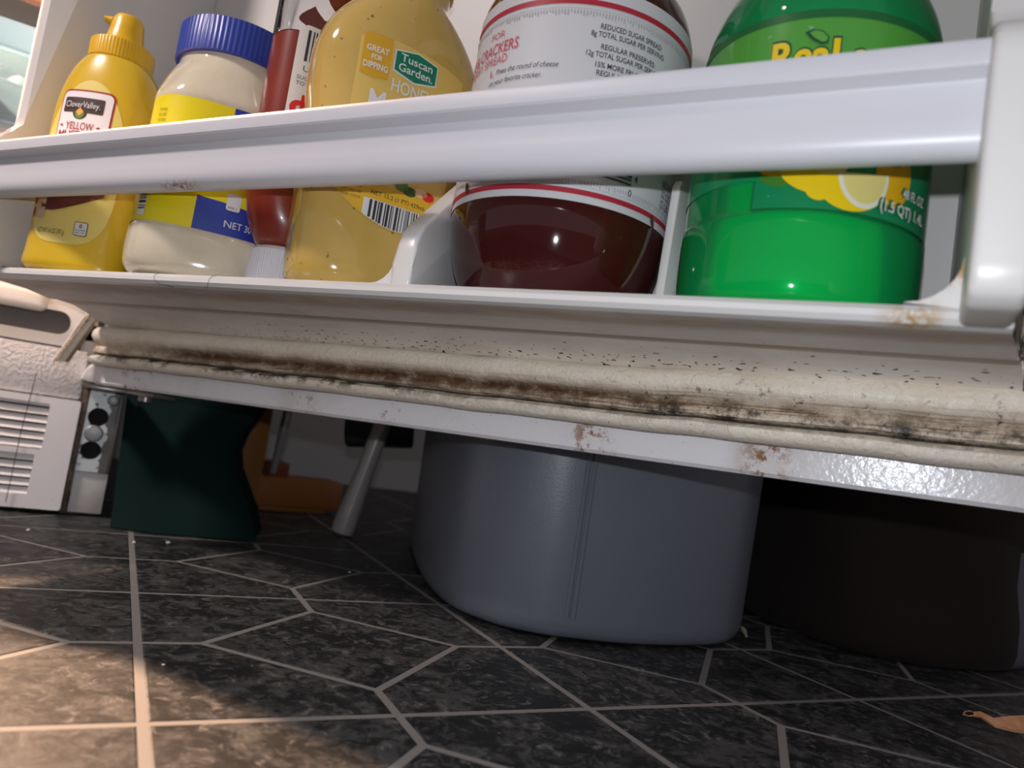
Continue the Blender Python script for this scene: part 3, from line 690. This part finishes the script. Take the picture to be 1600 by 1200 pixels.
for c, m in (((.008, .2615), flat('print_green', (.10, .20, .02))), ((.013, .2598), flat('print_dark_green', (.03, .09, .01))), ((.020, .2610), flat('print_cream', (.70, .50, .28))), ((.025, .2605), RD)): dh.ell('fruit_picture', c, .0042, .0028, m, .0007, lab)

# ---- jam jar
jx, jy = .0120, .3984
jam = thing('jam_jar', 'large round jar of dark red jam with white label between the shelf dividers', 'jar', (jx, jy, ZF), facecam(jx, jy))
B5 = Bottle(cyl_rows((0, .0425), (.002, .0455), (.006, .0475), (.016, .0525), (.030, .0565), (.042, .0582), (.047, .0584), (.150, .0584), (.158, .0572), (.168, .053), (.178, .045), (.184, .0405), (.19, .040)))
M_jam = food('dark_red_jam', (.040, .0045, .0045), (.050, .007, .006), 12, .06, .3)
obj('body', B5.mesh(seg=96), M_jam, jam, 50, local=True)
obj('lid', ribbed(.043, .186, .205, 60, .0005), flat('white_lid', (.7, .7, .7), .4), jam, 30, local=True)
dj = Deco(lambda x, z, o: B5.P(x/.0584, z-ZF, o), jam); J = .0584*pi/180
lab = dj.grid('label', -140*J, 140*J, .2418, .3480, flat('white_paper_label', (.60, .60, .61), .5), 110, 4)
RJ = flat('crimson_print', (.40, .018, .035), .45)
dj.grid('red_line', -140*J, 140*J, .3382, .3410, RJ, 100, 1, .0003, lab); dj.grid('red_line', -140*J, 140*J, .2452, .2478, RJ, 100, 1, .0003, lab)
GY = flat('grey_print', (.38, .38, .40), .5)
for z0, z1, zl in ((.3325, .3352, .3360), (.2500, .2527, .2492)):
    mb = MB(); rnd = random.Random(2)
    for k in range(150):
        a = (-110+k*1.5)*J; hh = rnd.choice((.4, .7, 1))*(z1-z0); q = [(a, z1-hh), (a+.0006, z1-hh), (a+.0006, z1), (a, z1)]
        mb.add([dj.fn(*p, .0006) for p in q], [[0, 1, 2, 3]])
    obj('border_pattern', mb, GY, lab, 0, local=True, recalc=False)
    dj.grid('border_line', -120*J, 120*J, zl, zl+.0002, GY, 100, 1, .0003, lab)
T = 1.0
for tx, a0, a1, zz, hh in (('REDUCED SUGAR SPREAD:', 5.5, 39, .3272, .0027), ('8g TOTAL SUGAR PER SERVING', 1.5, 41, .3232, .0027), ('REGULAR PRESERVES:', 7.0, 36, .3172, .0027), ('12g TOTAL SUGAR PER SERVING', .5, 41, .3132, .0027), ('15% MORE FRUIT THAN', 5.5, 38, .3082, .0027), ('REGULAR PRESERVES', 6.5, 36, .3042, .0027), ('NO ARTIFICIAL', 4.0, 26, .2992, .0027), ('NO ARTIFICIAL COLORS', 2.5, 36, .2942, .0027)):
    dj.text(tx, a0*J, zz, hh, K, (a1-a0)*J, .0005, lab, bold=.012)
PK = flat('red_script_print', (.55, .07, .10), .5)
dj.text('FOR', -54*J, .3262, .0036, PK, 10*J, .0005, lab); dj.text('CHEESE & CRACKERS', -92*J, .3178, .0060, PK, 58*J, .0005, lab, bold=.01); dj.text('BERRY SPREAD', -74*J, .3120, .0046, PK, 34*J, .0005, lab)
dj.text('1.', -50.5*J, .3055, .0038, PK, None, .0005, lab, bold=.02); dj.text('Press the round of cheese', -46*J, .3060, .0030, K, 34.5*J, .0005, lab, shear=.25); dj.text('on your favorite cracker.', -50*J, .3008, .0030, K, 31*J, .0005, lab, shear=.25)
dj.ell('berry_picture', (-74*J, .2985), .0030, .0040, flat('berry_brown', (.16, .035, .02)), .0005, lab)
dj.bars(14*J, 32*J, .2560, .2800, K, False, .0005, lab, 3, None, .0008)
dj.text('0', 31*J, .2508, .0034, K, None, .0005, lab); dj.text('4', 33.5*J, .2585, .0034, K, None, .0005, lab)
for k, tx in enumerate(('NET WT', '32 OZ', '(2 LB)')): dj.text(tx, 55*J, .2640-.0052*k, .0040, K, 11*J, .0005, lab)
for a, z in ((-55, .2487), (50, .2440)): dj.ell('torn_spot', (a*J, z), .0016, .0034, BR, .0006, lab, .4)

# ---- lemon juice
lx, ly = .1195, .3335
lem = thing('lemon_juice_bottle', 'large green bottle of lemon juice with lemons on its label, rightmost on the shelf', 'bottle', (lx, ly, ZF), facecam(lx, ly))
B6 = Bottle(cyl_rows((0, .045), (.002, .0490), (.006, .0510), (.014, .0520), (.036, .0522), (.0385, .0512), (.124, .0510), (.130, .0502), (.140, .0472), (.152, .0415), (.165, .0330), (.178, .0220), (.19, .0155), (.205, .0150)))
obj('shell', B6.mesh(seg=96), M_green_shell, lem, 50, local=True)
M_juice = food('cloudy_lemon_juice', (.16, .48, .06), (.20, .54, .08), 20, .3, 0., 0.)
obj('juice', B6.mesh(z1=.118, shrink=.0016, seg=64), M_juice, lem, 50, local=True)
obj('cap', ribbed(.0185, .196, .218, 40, .0005), flat('yellow_cap_bright', (.7, .55, .02), .35), lem, 30, local=True)
dl = Deco(lambda x, z, o: B6.P(x/.0512, z-ZF, o), lem); Q = .0512*pi/180
t = NT('green_film_label'); o_ = t.xyz(t.n('TexCoord', out=3)); n_ = t.noise(180, t.n('TexCoord', out=3), 4, .7)
c_ = t.mix(t.ramp(o_[2], .055, .10), (.006, .23, .085), (.075, .33, .04)); c_ = t.mix(t.ramp(n_, .66, .74), c_, (.16, .48, .24))
M_glab = t.set(col=c_, rough=.25, coat=.3)
lab = dl.grid('label', -118*Q, 105*Q, .2465, .3175, M_glab, 100, 6)
dl.grid('label_flap', -21.8*Q, 105*Q, .2338, .2466, M_glab, 60, 2, 0., lab)
DG = flat('dark_green_print', (.008, .12, .030), .35)
dl.grid('border_band', -118*Q, 105*Q, .3140, .3175, DG, 90, 1, .0003, lab); dl.grid('border_line', -21.8*Q, 105*Q, .2336, .2343, DG, 60, 1, .0003, lab); dl.grid('border_line', -22.2*Q, -21.4*Q, .2338, .2462, DG, 1, 4, .0003, lab)
YL = flat('lemon_yellow_print', (.80, .56, .005), .35); YO = flat('lemon_orange_print', (.72, .40, .008), .35); FL = flat('lemon_flesh_print', (.70, .60, .20), .35); PI = flat('lemon_pith_print', (.72, .72, .58), .35); LG = flat('leaf_green_print', (.05, .20, .02), .35)
dl.ell('leaf_picture', (-13*Q, .2462), .0062, .0028, LG, .0003, lab, -.3); dl.ell('leaf_picture', (36*Q, .2425), .0070, .0040, DG, .0003, lab, .3)
dl.ell('lemon_picture', (-12*Q, .2535), .0085, .0060, YO, .0004, lab, .1)
dl.ell('lemon_picture', (40*Q, .2530), .0090, .0130, YO, .0005, lab); dl.ell('leaf_picture', (38*Q, .2590), .0050, .0028, flat('brown_print', (.42, .17, .03)), .0006, lab)
dl.ell('lemon_picture', (2*Q, .2510), .0135, .0100, YL, .0007, lab, -.45); dl.ell('lemon_picture', (6*Q, .2425), .0052, .0048, YL, .0008, lab, -.6)
dl.ell('slice_picture', (6*Q, .2580), .0120, .0085, FL, .0009, lab, -.5)
dl.ell('slice_picture', (20*Q, .2475), .0142, .0130, YL, .0011, lab, .1, 24, -pi-.25, .15)
dl.ell('slice_picture', (24.5*Q, .2500), .0102, .0138, PI, .0013, lab, .1, 24, -pi-.05, .05); dl.ell('slice_picture', (24.5*Q, .2500), .0086, .0118, FL, .0015, lab, .1, 24, -pi-.05, .05)
for dxx in (0, .0003):
    dl.text('48 FL OZ', 43*Q+dxx*3, .2452-dxx*2, .0040, DG if dxx == 0 else KW, .0138, .0017+dxx, lab, 'LEFT', .06 if dxx == 0 else .02); dl.text('(1.5 QT) 1.4L', 31.5*Q+dxx*3, .2378-dxx*2, .0044, DG if dxx == 0 else KW, .0250, .0017+dxx, lab, 'LEFT', .06 if dxx == 0 else .02)
dl.text('ReaLemon', -21.5*Q, .2918, .0135, flat('outline_green', (.005, .055, .035)), .066, .0005, lab, 'LEFT', .065); dl.text('ReaLemon', -21.0*Q, .2918, .0130, YL, .065, .0008, lab, 'LEFT', .03)
dl.star('leaf_picture', (-2.5*Q, .3060), [(-7.5*Q, .3075), (-4*Q, .3088), (0, .3078), (3*Q, .3050), (2.5*Q, .3025), (0, .3020), (-4*Q, .3040)], flat('outline_green', (.005, .055, .035)), .0010, lab); dl.star('leaf_picture', (-2.5*Q, .3060), [(-5.5*Q, .3070), (-3.5*Q, .3080), (0, .3071), (2.3*Q, .3047), (1.8*Q, .3030), (0, .3028), (-3.4*Q, .3048)], flat('leaf_light_print', (.10, .34, .04)), .0013, lab)

# ---- dark lidded jar behind
P = W(.106, .002, ZF)
bj = thing('spice_jar', 'small jar with a black lid behind the mustard and mayonnaise', 'jar', P)
obj('body', lathe([(0, .018), (.002, .021), (.10, .021), (.11, .019), (.135, .019)], 40), flat('dark_spice', (.05, .02, .012), .2), bj, 40, local=True)
obj('lid', ribbed(.0222, .135, .166, 40, .0005), flat('black_lid', (.012, .012, .014), .35), bj, 30, local=True)

# ---- fridge interior things
P = G(.945, -.20, .3155)
tub = thing('clear_storage_tub', 'pale blue clear plastic tub inside the fridge, at the left edge', 'tub', P, atan2(E2.y, E2.x))
mb = MB(); 
def shell_ring(ww, dd, z, r=.015): return [Vector((a, b, z)) for a, b in slot(-ww, ww, -dd, dd, r, 5)]
mb.rings([shell_ring(.14, .105, 0), shell_ring(.148, .112, .104), shell_ring(.145, .109, .104), shell_ring(.138, .103, .003)], True, True)
obj('tub_wall', mb, M_clearblue, tub, 40, local=True)
mb = MB(); mb.rings([shell_ring(.150, .114, .102), shell_ring(.152, .116, .104), shell_ring(.152, .116, .128), shell_ring(.149, .113, .128), shell_ring(.148, .112, .104)], False, False); obj('tub_rim', mb, flat('pale_blue_rim', (.30, .55, .74), .35), tub, 40, local=True)
def blob(sx, sy, sz, seed, amp=.18, n=20):
    rnd = random.Random(seed); ph = [rnd.uniform(0, 6) for _ in range(8)]; rs = []
    for j in range(1, 12):
        q = -pi/2+pi*j/12; ring = []
        for i in range(n):
            a = 2*pi*i/n; k = 1+amp*(sin(3*a+ph[0]+2*q)+.6*sin(5*a+ph[1])+.5*sin(4*q+ph[2]))*.5
            ring.append(Vector((sx*cos(q)*cos(a)*k, sy*cos(q)*sin(a)*k, sz*(sin(q)+1)*(k*.5+.5))))
        rs.append(ring)
    return MB().rings(rs)
pk = thing('pink_package', 'soft pink package lying at the bottom of the clear tub', 'package', P+Vector((0, 0, .004)), atan2(E2.y, E2.x))
obj('wrapper', blob(.118, .092, .026, 3), flat('pink_wrapper', (.72, .36, .36), .3), pk, 60, local=True)
dkp = thing('dark_produce_bag', 'dark teal bag of greens lying on the pink package in the tub', 'bag', P+E2*.045-E1*.045+Vector((0, 0, .056)), .6)
obj('bag_film', blob(.055, .045, .020, 8, .3), flat('dark_teal_bag', (.012, .03, .038), .25, coat=.5), dkp, 60, local=True)

# ------------------------------------------------------------------ things on the floor behind the door
def smooth_loop(pts, sub=6):
    n = len(pts); out = []
    for i in range(n):
        p0, p1, p2, p3 = [Vector(pts[(i+k) % n]) for k in (-1, 0, 1, 2)]
        for k in range(sub):
            t = k/sub; out.append(.5*((2*p1)+(-p0+p2)*t+(2*p0-5*p1+4*p2-p3)*t*t+(-p0+3*p1-3*p2+p3)*t**3))
    return out
foot = [(-.081, .800), (-.052, .640), (-.024, .555), (.006, .520), (.033, .509), (.062, .5085), (.115, .521), (.172, .5515), (.198, .580), (.216, .625), (.222, .70), (.225, .86), (.20, .905), (.06, .93), (-.05, .905), (-.078, .87)]
lp = smooth_loop(foot, 6); cx = sum(p.x for p in lp)/len(lp); cy = sum(p.y for p in lp)/len(lp)
binT = thing('storage_bin', 'grey plastic bin with rounded corners standing under the open fridge door', 'bin', (cx, cy, 0))
t = NT('grey_bin_plastic'); n_ = t.noise(900, t.pos(), 2)
M_bin = t.set(col=(.130, .143, .170), rough=.38, nor=t.bumpn(n_, .25, .0005), spec=.5)
mb = MB(); rs = []
def bring(z, g): k = 1+.055*(z/.36); return [Vector((cx+(p.x-cx)*k*g, cy+(p.y-cy)*k*g, z)) for p in lp]
for z, g in ((.0015, .965), (.0035, .983), (.008, .995), (.014, 1.), (.09, 1.), (.18, 1.), (.34, 1.)): rs.append(bring(z, g))
rs += [bring(.345, 1.03), bring(.36, 1.03), bring(.36, .985), bring(.02, .96)]
mb.rings(rs, True, True); obj('body', mb, M_bin, binT, 40)
for (ux, uy), rr, nm in (((.0600, .5085), .0018, 'seam'), ((.0645, .5090), .0018, 'seam'), ((.1795, .5585), .0007, 'seam')):
    k0 = min(range(len(lp)), key=lambda i: (lp[i].x-ux)**2+(lp[i].y-uy)**2)
    mb = MB(); mb.tube([bring(z, 1.)[k0]+Vector((ux-lp[k0].x, uy-lp[k0].y, 0)) for z in (.016, .1, .2, .335)], rr, 8); obj(nm, mb, M_bin if rr > .001 else flat('dark_bin_crease', (.04, .045, .05), .6), binT, 40)

# brown bag on the right
foot = [(.258, .740), (.272, .672), (.301, .622), (.345, .601), (.400, .610), (.452, .634), (.53, .70), (.55, .80), (.46, .90), (.33, .89), (.27, .82)]
lp2 = smooth_loop(foot, 6); bx_ = sum(p.x for p in lp2)/len(lp2); by_ = sum(p.y for p in lp2)/len(lp2)
bag = thing('brown_bag', 'large dark brown fabric bag slumped on the floor right of the bin', 'bag', (bx_, by_, 0))
t = NT('dark_brown_cloth'); n_ = t.noise(700, t.pos(), 3); M_bag = t.set(spec=.12, col=(.017, .0125, .0105), rough=.9, nor=t.bumpn(n_, .3, .0006), sheen=.03)
M_lav = flat('lavender_grey_cloth', (.10, .09, .125), .85)
rs = []; rnd = random.Random(4)
for z, g in ((.0015, .97), (.006, .995), (.015, 1.01), (.04, 1.01), (.07, .99), (.10, 1.0), (.14, .985), (.2, .97), (.28, .93), (.32, .88)):
    ring = []
    for i, p in enumerate(lp2):
        a = i/len(lp2)*2*pi; k = g+.022*sin(5*a+z*30)*min(1, z/.05)+.020*sin(11*a-z*45+1)*min(1, z/.04)*max(0, sin(3*a+2+z*12))
        ring.append(Vector((bx_+(p.x-bx_)*k, by_+(p.y-by_)*k, z)))
    rs.append(ring)
mb = MB(); mb.rings(rs)
n6 = len(lp2)
for fi, f in enumerate(mb.f):
    c = sum((mb.v[i] for i in f), Vector())/len(f)
    if c.x > .452 and c.y < .76 and c.z < .12: mb.mi[fi] = 1
obj('body', mb, [M_bag, M_lav], bag, 60)
for sgn in (-1, 1):
    mb = MB(); mb.tube([(bx_-.06, by_+.06*sgn, .30), (bx_-.05, by_+.06*sgn, .38), (bx_, by_+.06*sgn, .42), (bx_+.05, by_+.06*sgn, .38), (bx_+.06, by_+.06*sgn, .30)], .008, 8); obj('handle', mb, M_bag, bag)

# green bag beside the hinge
gb = thing('green_bag', 'dark green woven shopping bag with folded side behind the hinge', 'bag', (-.24, .72, 0))
t = NT('dark_green_bag_fabric'); n_ = t.noise(900, t.pos(), 2); M_gb = t.set(col=(.0022, .0120, .0105), spec=.08, rough=.8, nor=t.bumpn(n_, .3, .0005))
p0, p1 = Vector((-.326, .6565, 0)), Vector((-.206, .694, 0)); ax = (p1-p0).normalized(); nq = Vector((ax.y, -ax.x, 0))
mb = MB(); NZ = 16; rs = []
for j in range(NZ+1):
    z = .001+.30*j/NZ; ring = []
    lean = -.062*min(1, z/.13)**.8-.01*z; fold = .034*math.exp(-((z-.075)/.05)**2)*1.0
    for i in range(21):
        u = i/20; sk = -.019*(1-u)*min(1, z/.13); bul = .006*sin(pi*u)*(1 if z < .06 else .6)+.003*sin(7*u+z*40)
        ring.append(p0+ax*((p1-p0).length*u+sk-fold*max(0, (u-.55)/.45)**1.5-.012*u*min(1, z/.25))+nq*(lean+bul-.01*u*min(1, z/.08))+Vector((0, 0, z)))
    e = ring[-1]
    for k in range(1, 9):
        q = k/8; ring.append(e+ax*(-fold*.55*sin(pi*q)+.004*q)-nq*(.08*q))
    b0 = p0+nq*(lean-.08)+Vector((0, 0, z)); b1 = ring[-1].copy()
    for k in range(1, 9): ring.append(b1.lerp(b0, k/8))
    rs.append(ring)
mb.rings(rs, True, False); obj('body', mb, M_gb, gb, 60)
mb = MB(); tp = rs[-1]; mb.tube([tp[5], tp[5]+Vector((0, -.01, .06)), tp[10]+Vector((0, -.015, .09)), tp[15]+Vector((0, -.01, .06)), tp[15]], .006, 8); obj('handle', mb, M_gb, gb)

# orange stand behind the bag
def FP(pxx, pyy, z=0.):
    d = f_*1160+R_*(pxx-800)-U_*(pyy-600); k = (z-CAM_H)/d.z; return CPOS+d*k
osd = thing('orange_holder', 'orange plastic holder with a tall post and low base behind the green bag', 'holder', (-.24, .93, 0))
M_or = flat('dull_orange_plastic', (.24, .075, .013), .5); M_or2 = flat('amber_board', (.24, .10, .022), .55)
a_, b_ = Vector((-.285, .897, 0)), Vector((-.194, .975, 0)); oa = (b_-a_).normalized(); on = Vector((oa.y, -oa.x, 0))
fr = lambda o_: (lambda p: o_+oa*p.x-on*p.y+Vector((0, 0, p.z)))
mb = MB(); mb.box(0, .118, 0, .05, .006, .042, .003, fr(a_)); mb.box(.012, .10, .004, .046, .0004, .008, .001, fr(a_)); obj('base', mb, M_or, osd)
mb = MB(); mb.box(.020, .046, .01, .04, .040, .060, .004, fr(a_)); obj('knob', mb, flat('dark_orange', (.15, .04, .008), .5), osd)
mb = MB(); mb.box(-.028, .006, -.002, .02, .001, .26, .002, fr(a_)); obj('post', mb, M_or2, osd)
sl = thing('clear_sleeve', 'strip of clear shiny plastic hanging beside the orange post', 'plastic strip', (-.27, .92, 0))
mb = MB(); q0 = a_+oa*.012-on*.0; mb.tube([q0+on*.012+oa*.002+Vector((0, 0, .047)), q0+on*.012+oa*.006+Vector((0, 0, .10)), q0+on*.012+oa*.010+Vector((0, 0, .17)), q0+on*.012+oa*.012+Vector((0, 0, .25))], [.004, .0055, .006, .006], 10); obj('film', mb, flat('clear_grey_film', (.16, .16, .16), .12, coat=1.), sl)

# mallet leaning on the bin
ml = thing('mallet', 'black headed mallet with a pale grey tapered handle leaning beside the bin', 'mallet', (-.155, .81, 0))
hA = Vector((-.155, .812, .0125)); hB = Vector((-.121, .815, .185)); ha = (hB-hA).normalized()
mb = MB(); mb.tube([hA-ha*.0105, hA-ha*.0085, hA, hA.lerp(hB, .10), hA.lerp(hB, .35), hA.lerp(hB, .7), hB], [.0095, .0125, .0130, .0122, .0100, .0098, .0098], 24); obj('handle', mb, flat('pale_grey_handle', (.30, .28, .26), .22, coat=.5), ml)
hc = hA.lerp(hB, .61)+Vector((-.004, .008, 0)); hd = Vector((.98, .05, .13)).normalized()
mb = MB(); mb.tube([hc+Vector((0, .014, 0))-hd*.037, hc+Vector((0, .014, 0))-hd*.035, hc+Vector((0, .014, 0))+hd*.035, hc+Vector((0, .014, 0))+hd*.037], [.017, .019, .019, .017], 24); obj('head', mb, flat('black_rubber', (.012, .012, .012), .7), ml)

# dry leaf scrap and crumbs
lf = thing('dry_leaf', 'curled dry orange brown leaf on the tiles at the right edge', 'leaf', FP(1560, 1146))
t = NT('dry_leaf_skin'); n_ = t.noise(160, t.pos(), 4); M_leaf = t.set(col=t.mix(t.ramp(n_, .35, .7), (.50, .22, .10), (.62, .32, .16)), rough=.5)
mb = MB(); path = [((1520, 1132), .0060, .0008), ((1530, 1133), .006, .0016), ((1552, 1143), .0045, .0032), ((1580, 1147), .0052, .0058), ((1615, 1150), .0058, .0072), ((1660, 1154), .007, .006), ((1690, 1156), .011, .001)]
rs = []
for (q, z, wd) in path:
    c = FP(*q)+Vector((0, 0, z)); sd = Vector((.35, .75, .55)).normalized()
    row = [c+sd*wd*k+Vector((0, 0, .0022*(k*k)-.0011)) for k in (-1, -.5, 0, .5, 1)]
    rs.append(row+[p-Vector((0, 0, .0006)) for p in row[::-1]])
mb.rings(rs); obj('blade', mb, M_leaf, lf, 60)
mb = MB(); mb.tube([FP(1524, 1133)+Vector((0, 0, .006)), FP(1513, 1132)+Vector((0, 0, .005)), FP(1504, 1128)+Vector((0, 0, .0045)), FP(1506, 1125)+Vector((0, 0, .005)), FP(1514, 1125)+Vector((0, 0, .0055)), FP(1524, 1130)+Vector((0, 0, .006))], .00045, 6); obj('stalk', mb, M_leaf, lf)
sp = thing('paper_scrap', 'small pale curled scrap on the floor at the corner of the bin', 'scrap', FP(1161, 992))
mb = MB(); mb.tube([FP(1157, 986)+Vector((0, 0, .004)), FP(1161, 991)+Vector((0, 0, .0032)), FP(1166, 998)+Vector((0, 0, .0018))], [.0005, .0022, .0006], 8); obj('scrap', mb, flat('pale_scrap', (.45, .42, .34), .7), sp)
for s0, ds, lb in ((.182, .006, 'thin dark hair lying over the shelf rim below the mayonnaise jar'), (.232, -.003, 'fine hair on the shelf rim below the ketchup cap')):
    hr = thing('hair', lb, 'hair', W(s0, .112, .1925), group='hairs on the shelf rim')
    mb = MB(); mb.tube([W(s0, .1085, .1952), W(s0+ds*.1, .1112, .1940), W(s0+ds*.1, .1126, .1920), W(s0+ds*.3, .1127, .1898), W(s0+ds*.8, .1112, .1879), W(s0+ds*2.4, .1085, .1868)], .00013, 5); obj('strand', mb, flat('dark_hair', (.03, .022, .02), .5), hr)
M_cr = flat('white_crumb', (.60, .55, .50), .8)
for i, (q, r, lb) in enumerate((((44, 830), .0016, 'white crumb on the floor below the grille'), ((209, 849), .0014, 'white crumb lying on the grout line below the hinge bracket'), ((262, 850), .0018, 'white crumb lying in front of the green bag'), ((546, 895), .0010, 'tiny crumb on the dark tile left of the bin'), ((255, 1040), .0007, 'tiny crumb on the lit floor right of the long grout line'))):
    b = blob(r, r*.8, r*.6, 20+i, .3, 10); c = thing('crumb', lb, 'crumb', FP(*q), group='white crumbs on the floor'); obj('grain', b, M_cr, c, 60, local=True)
bpy.context.view_layer.update()
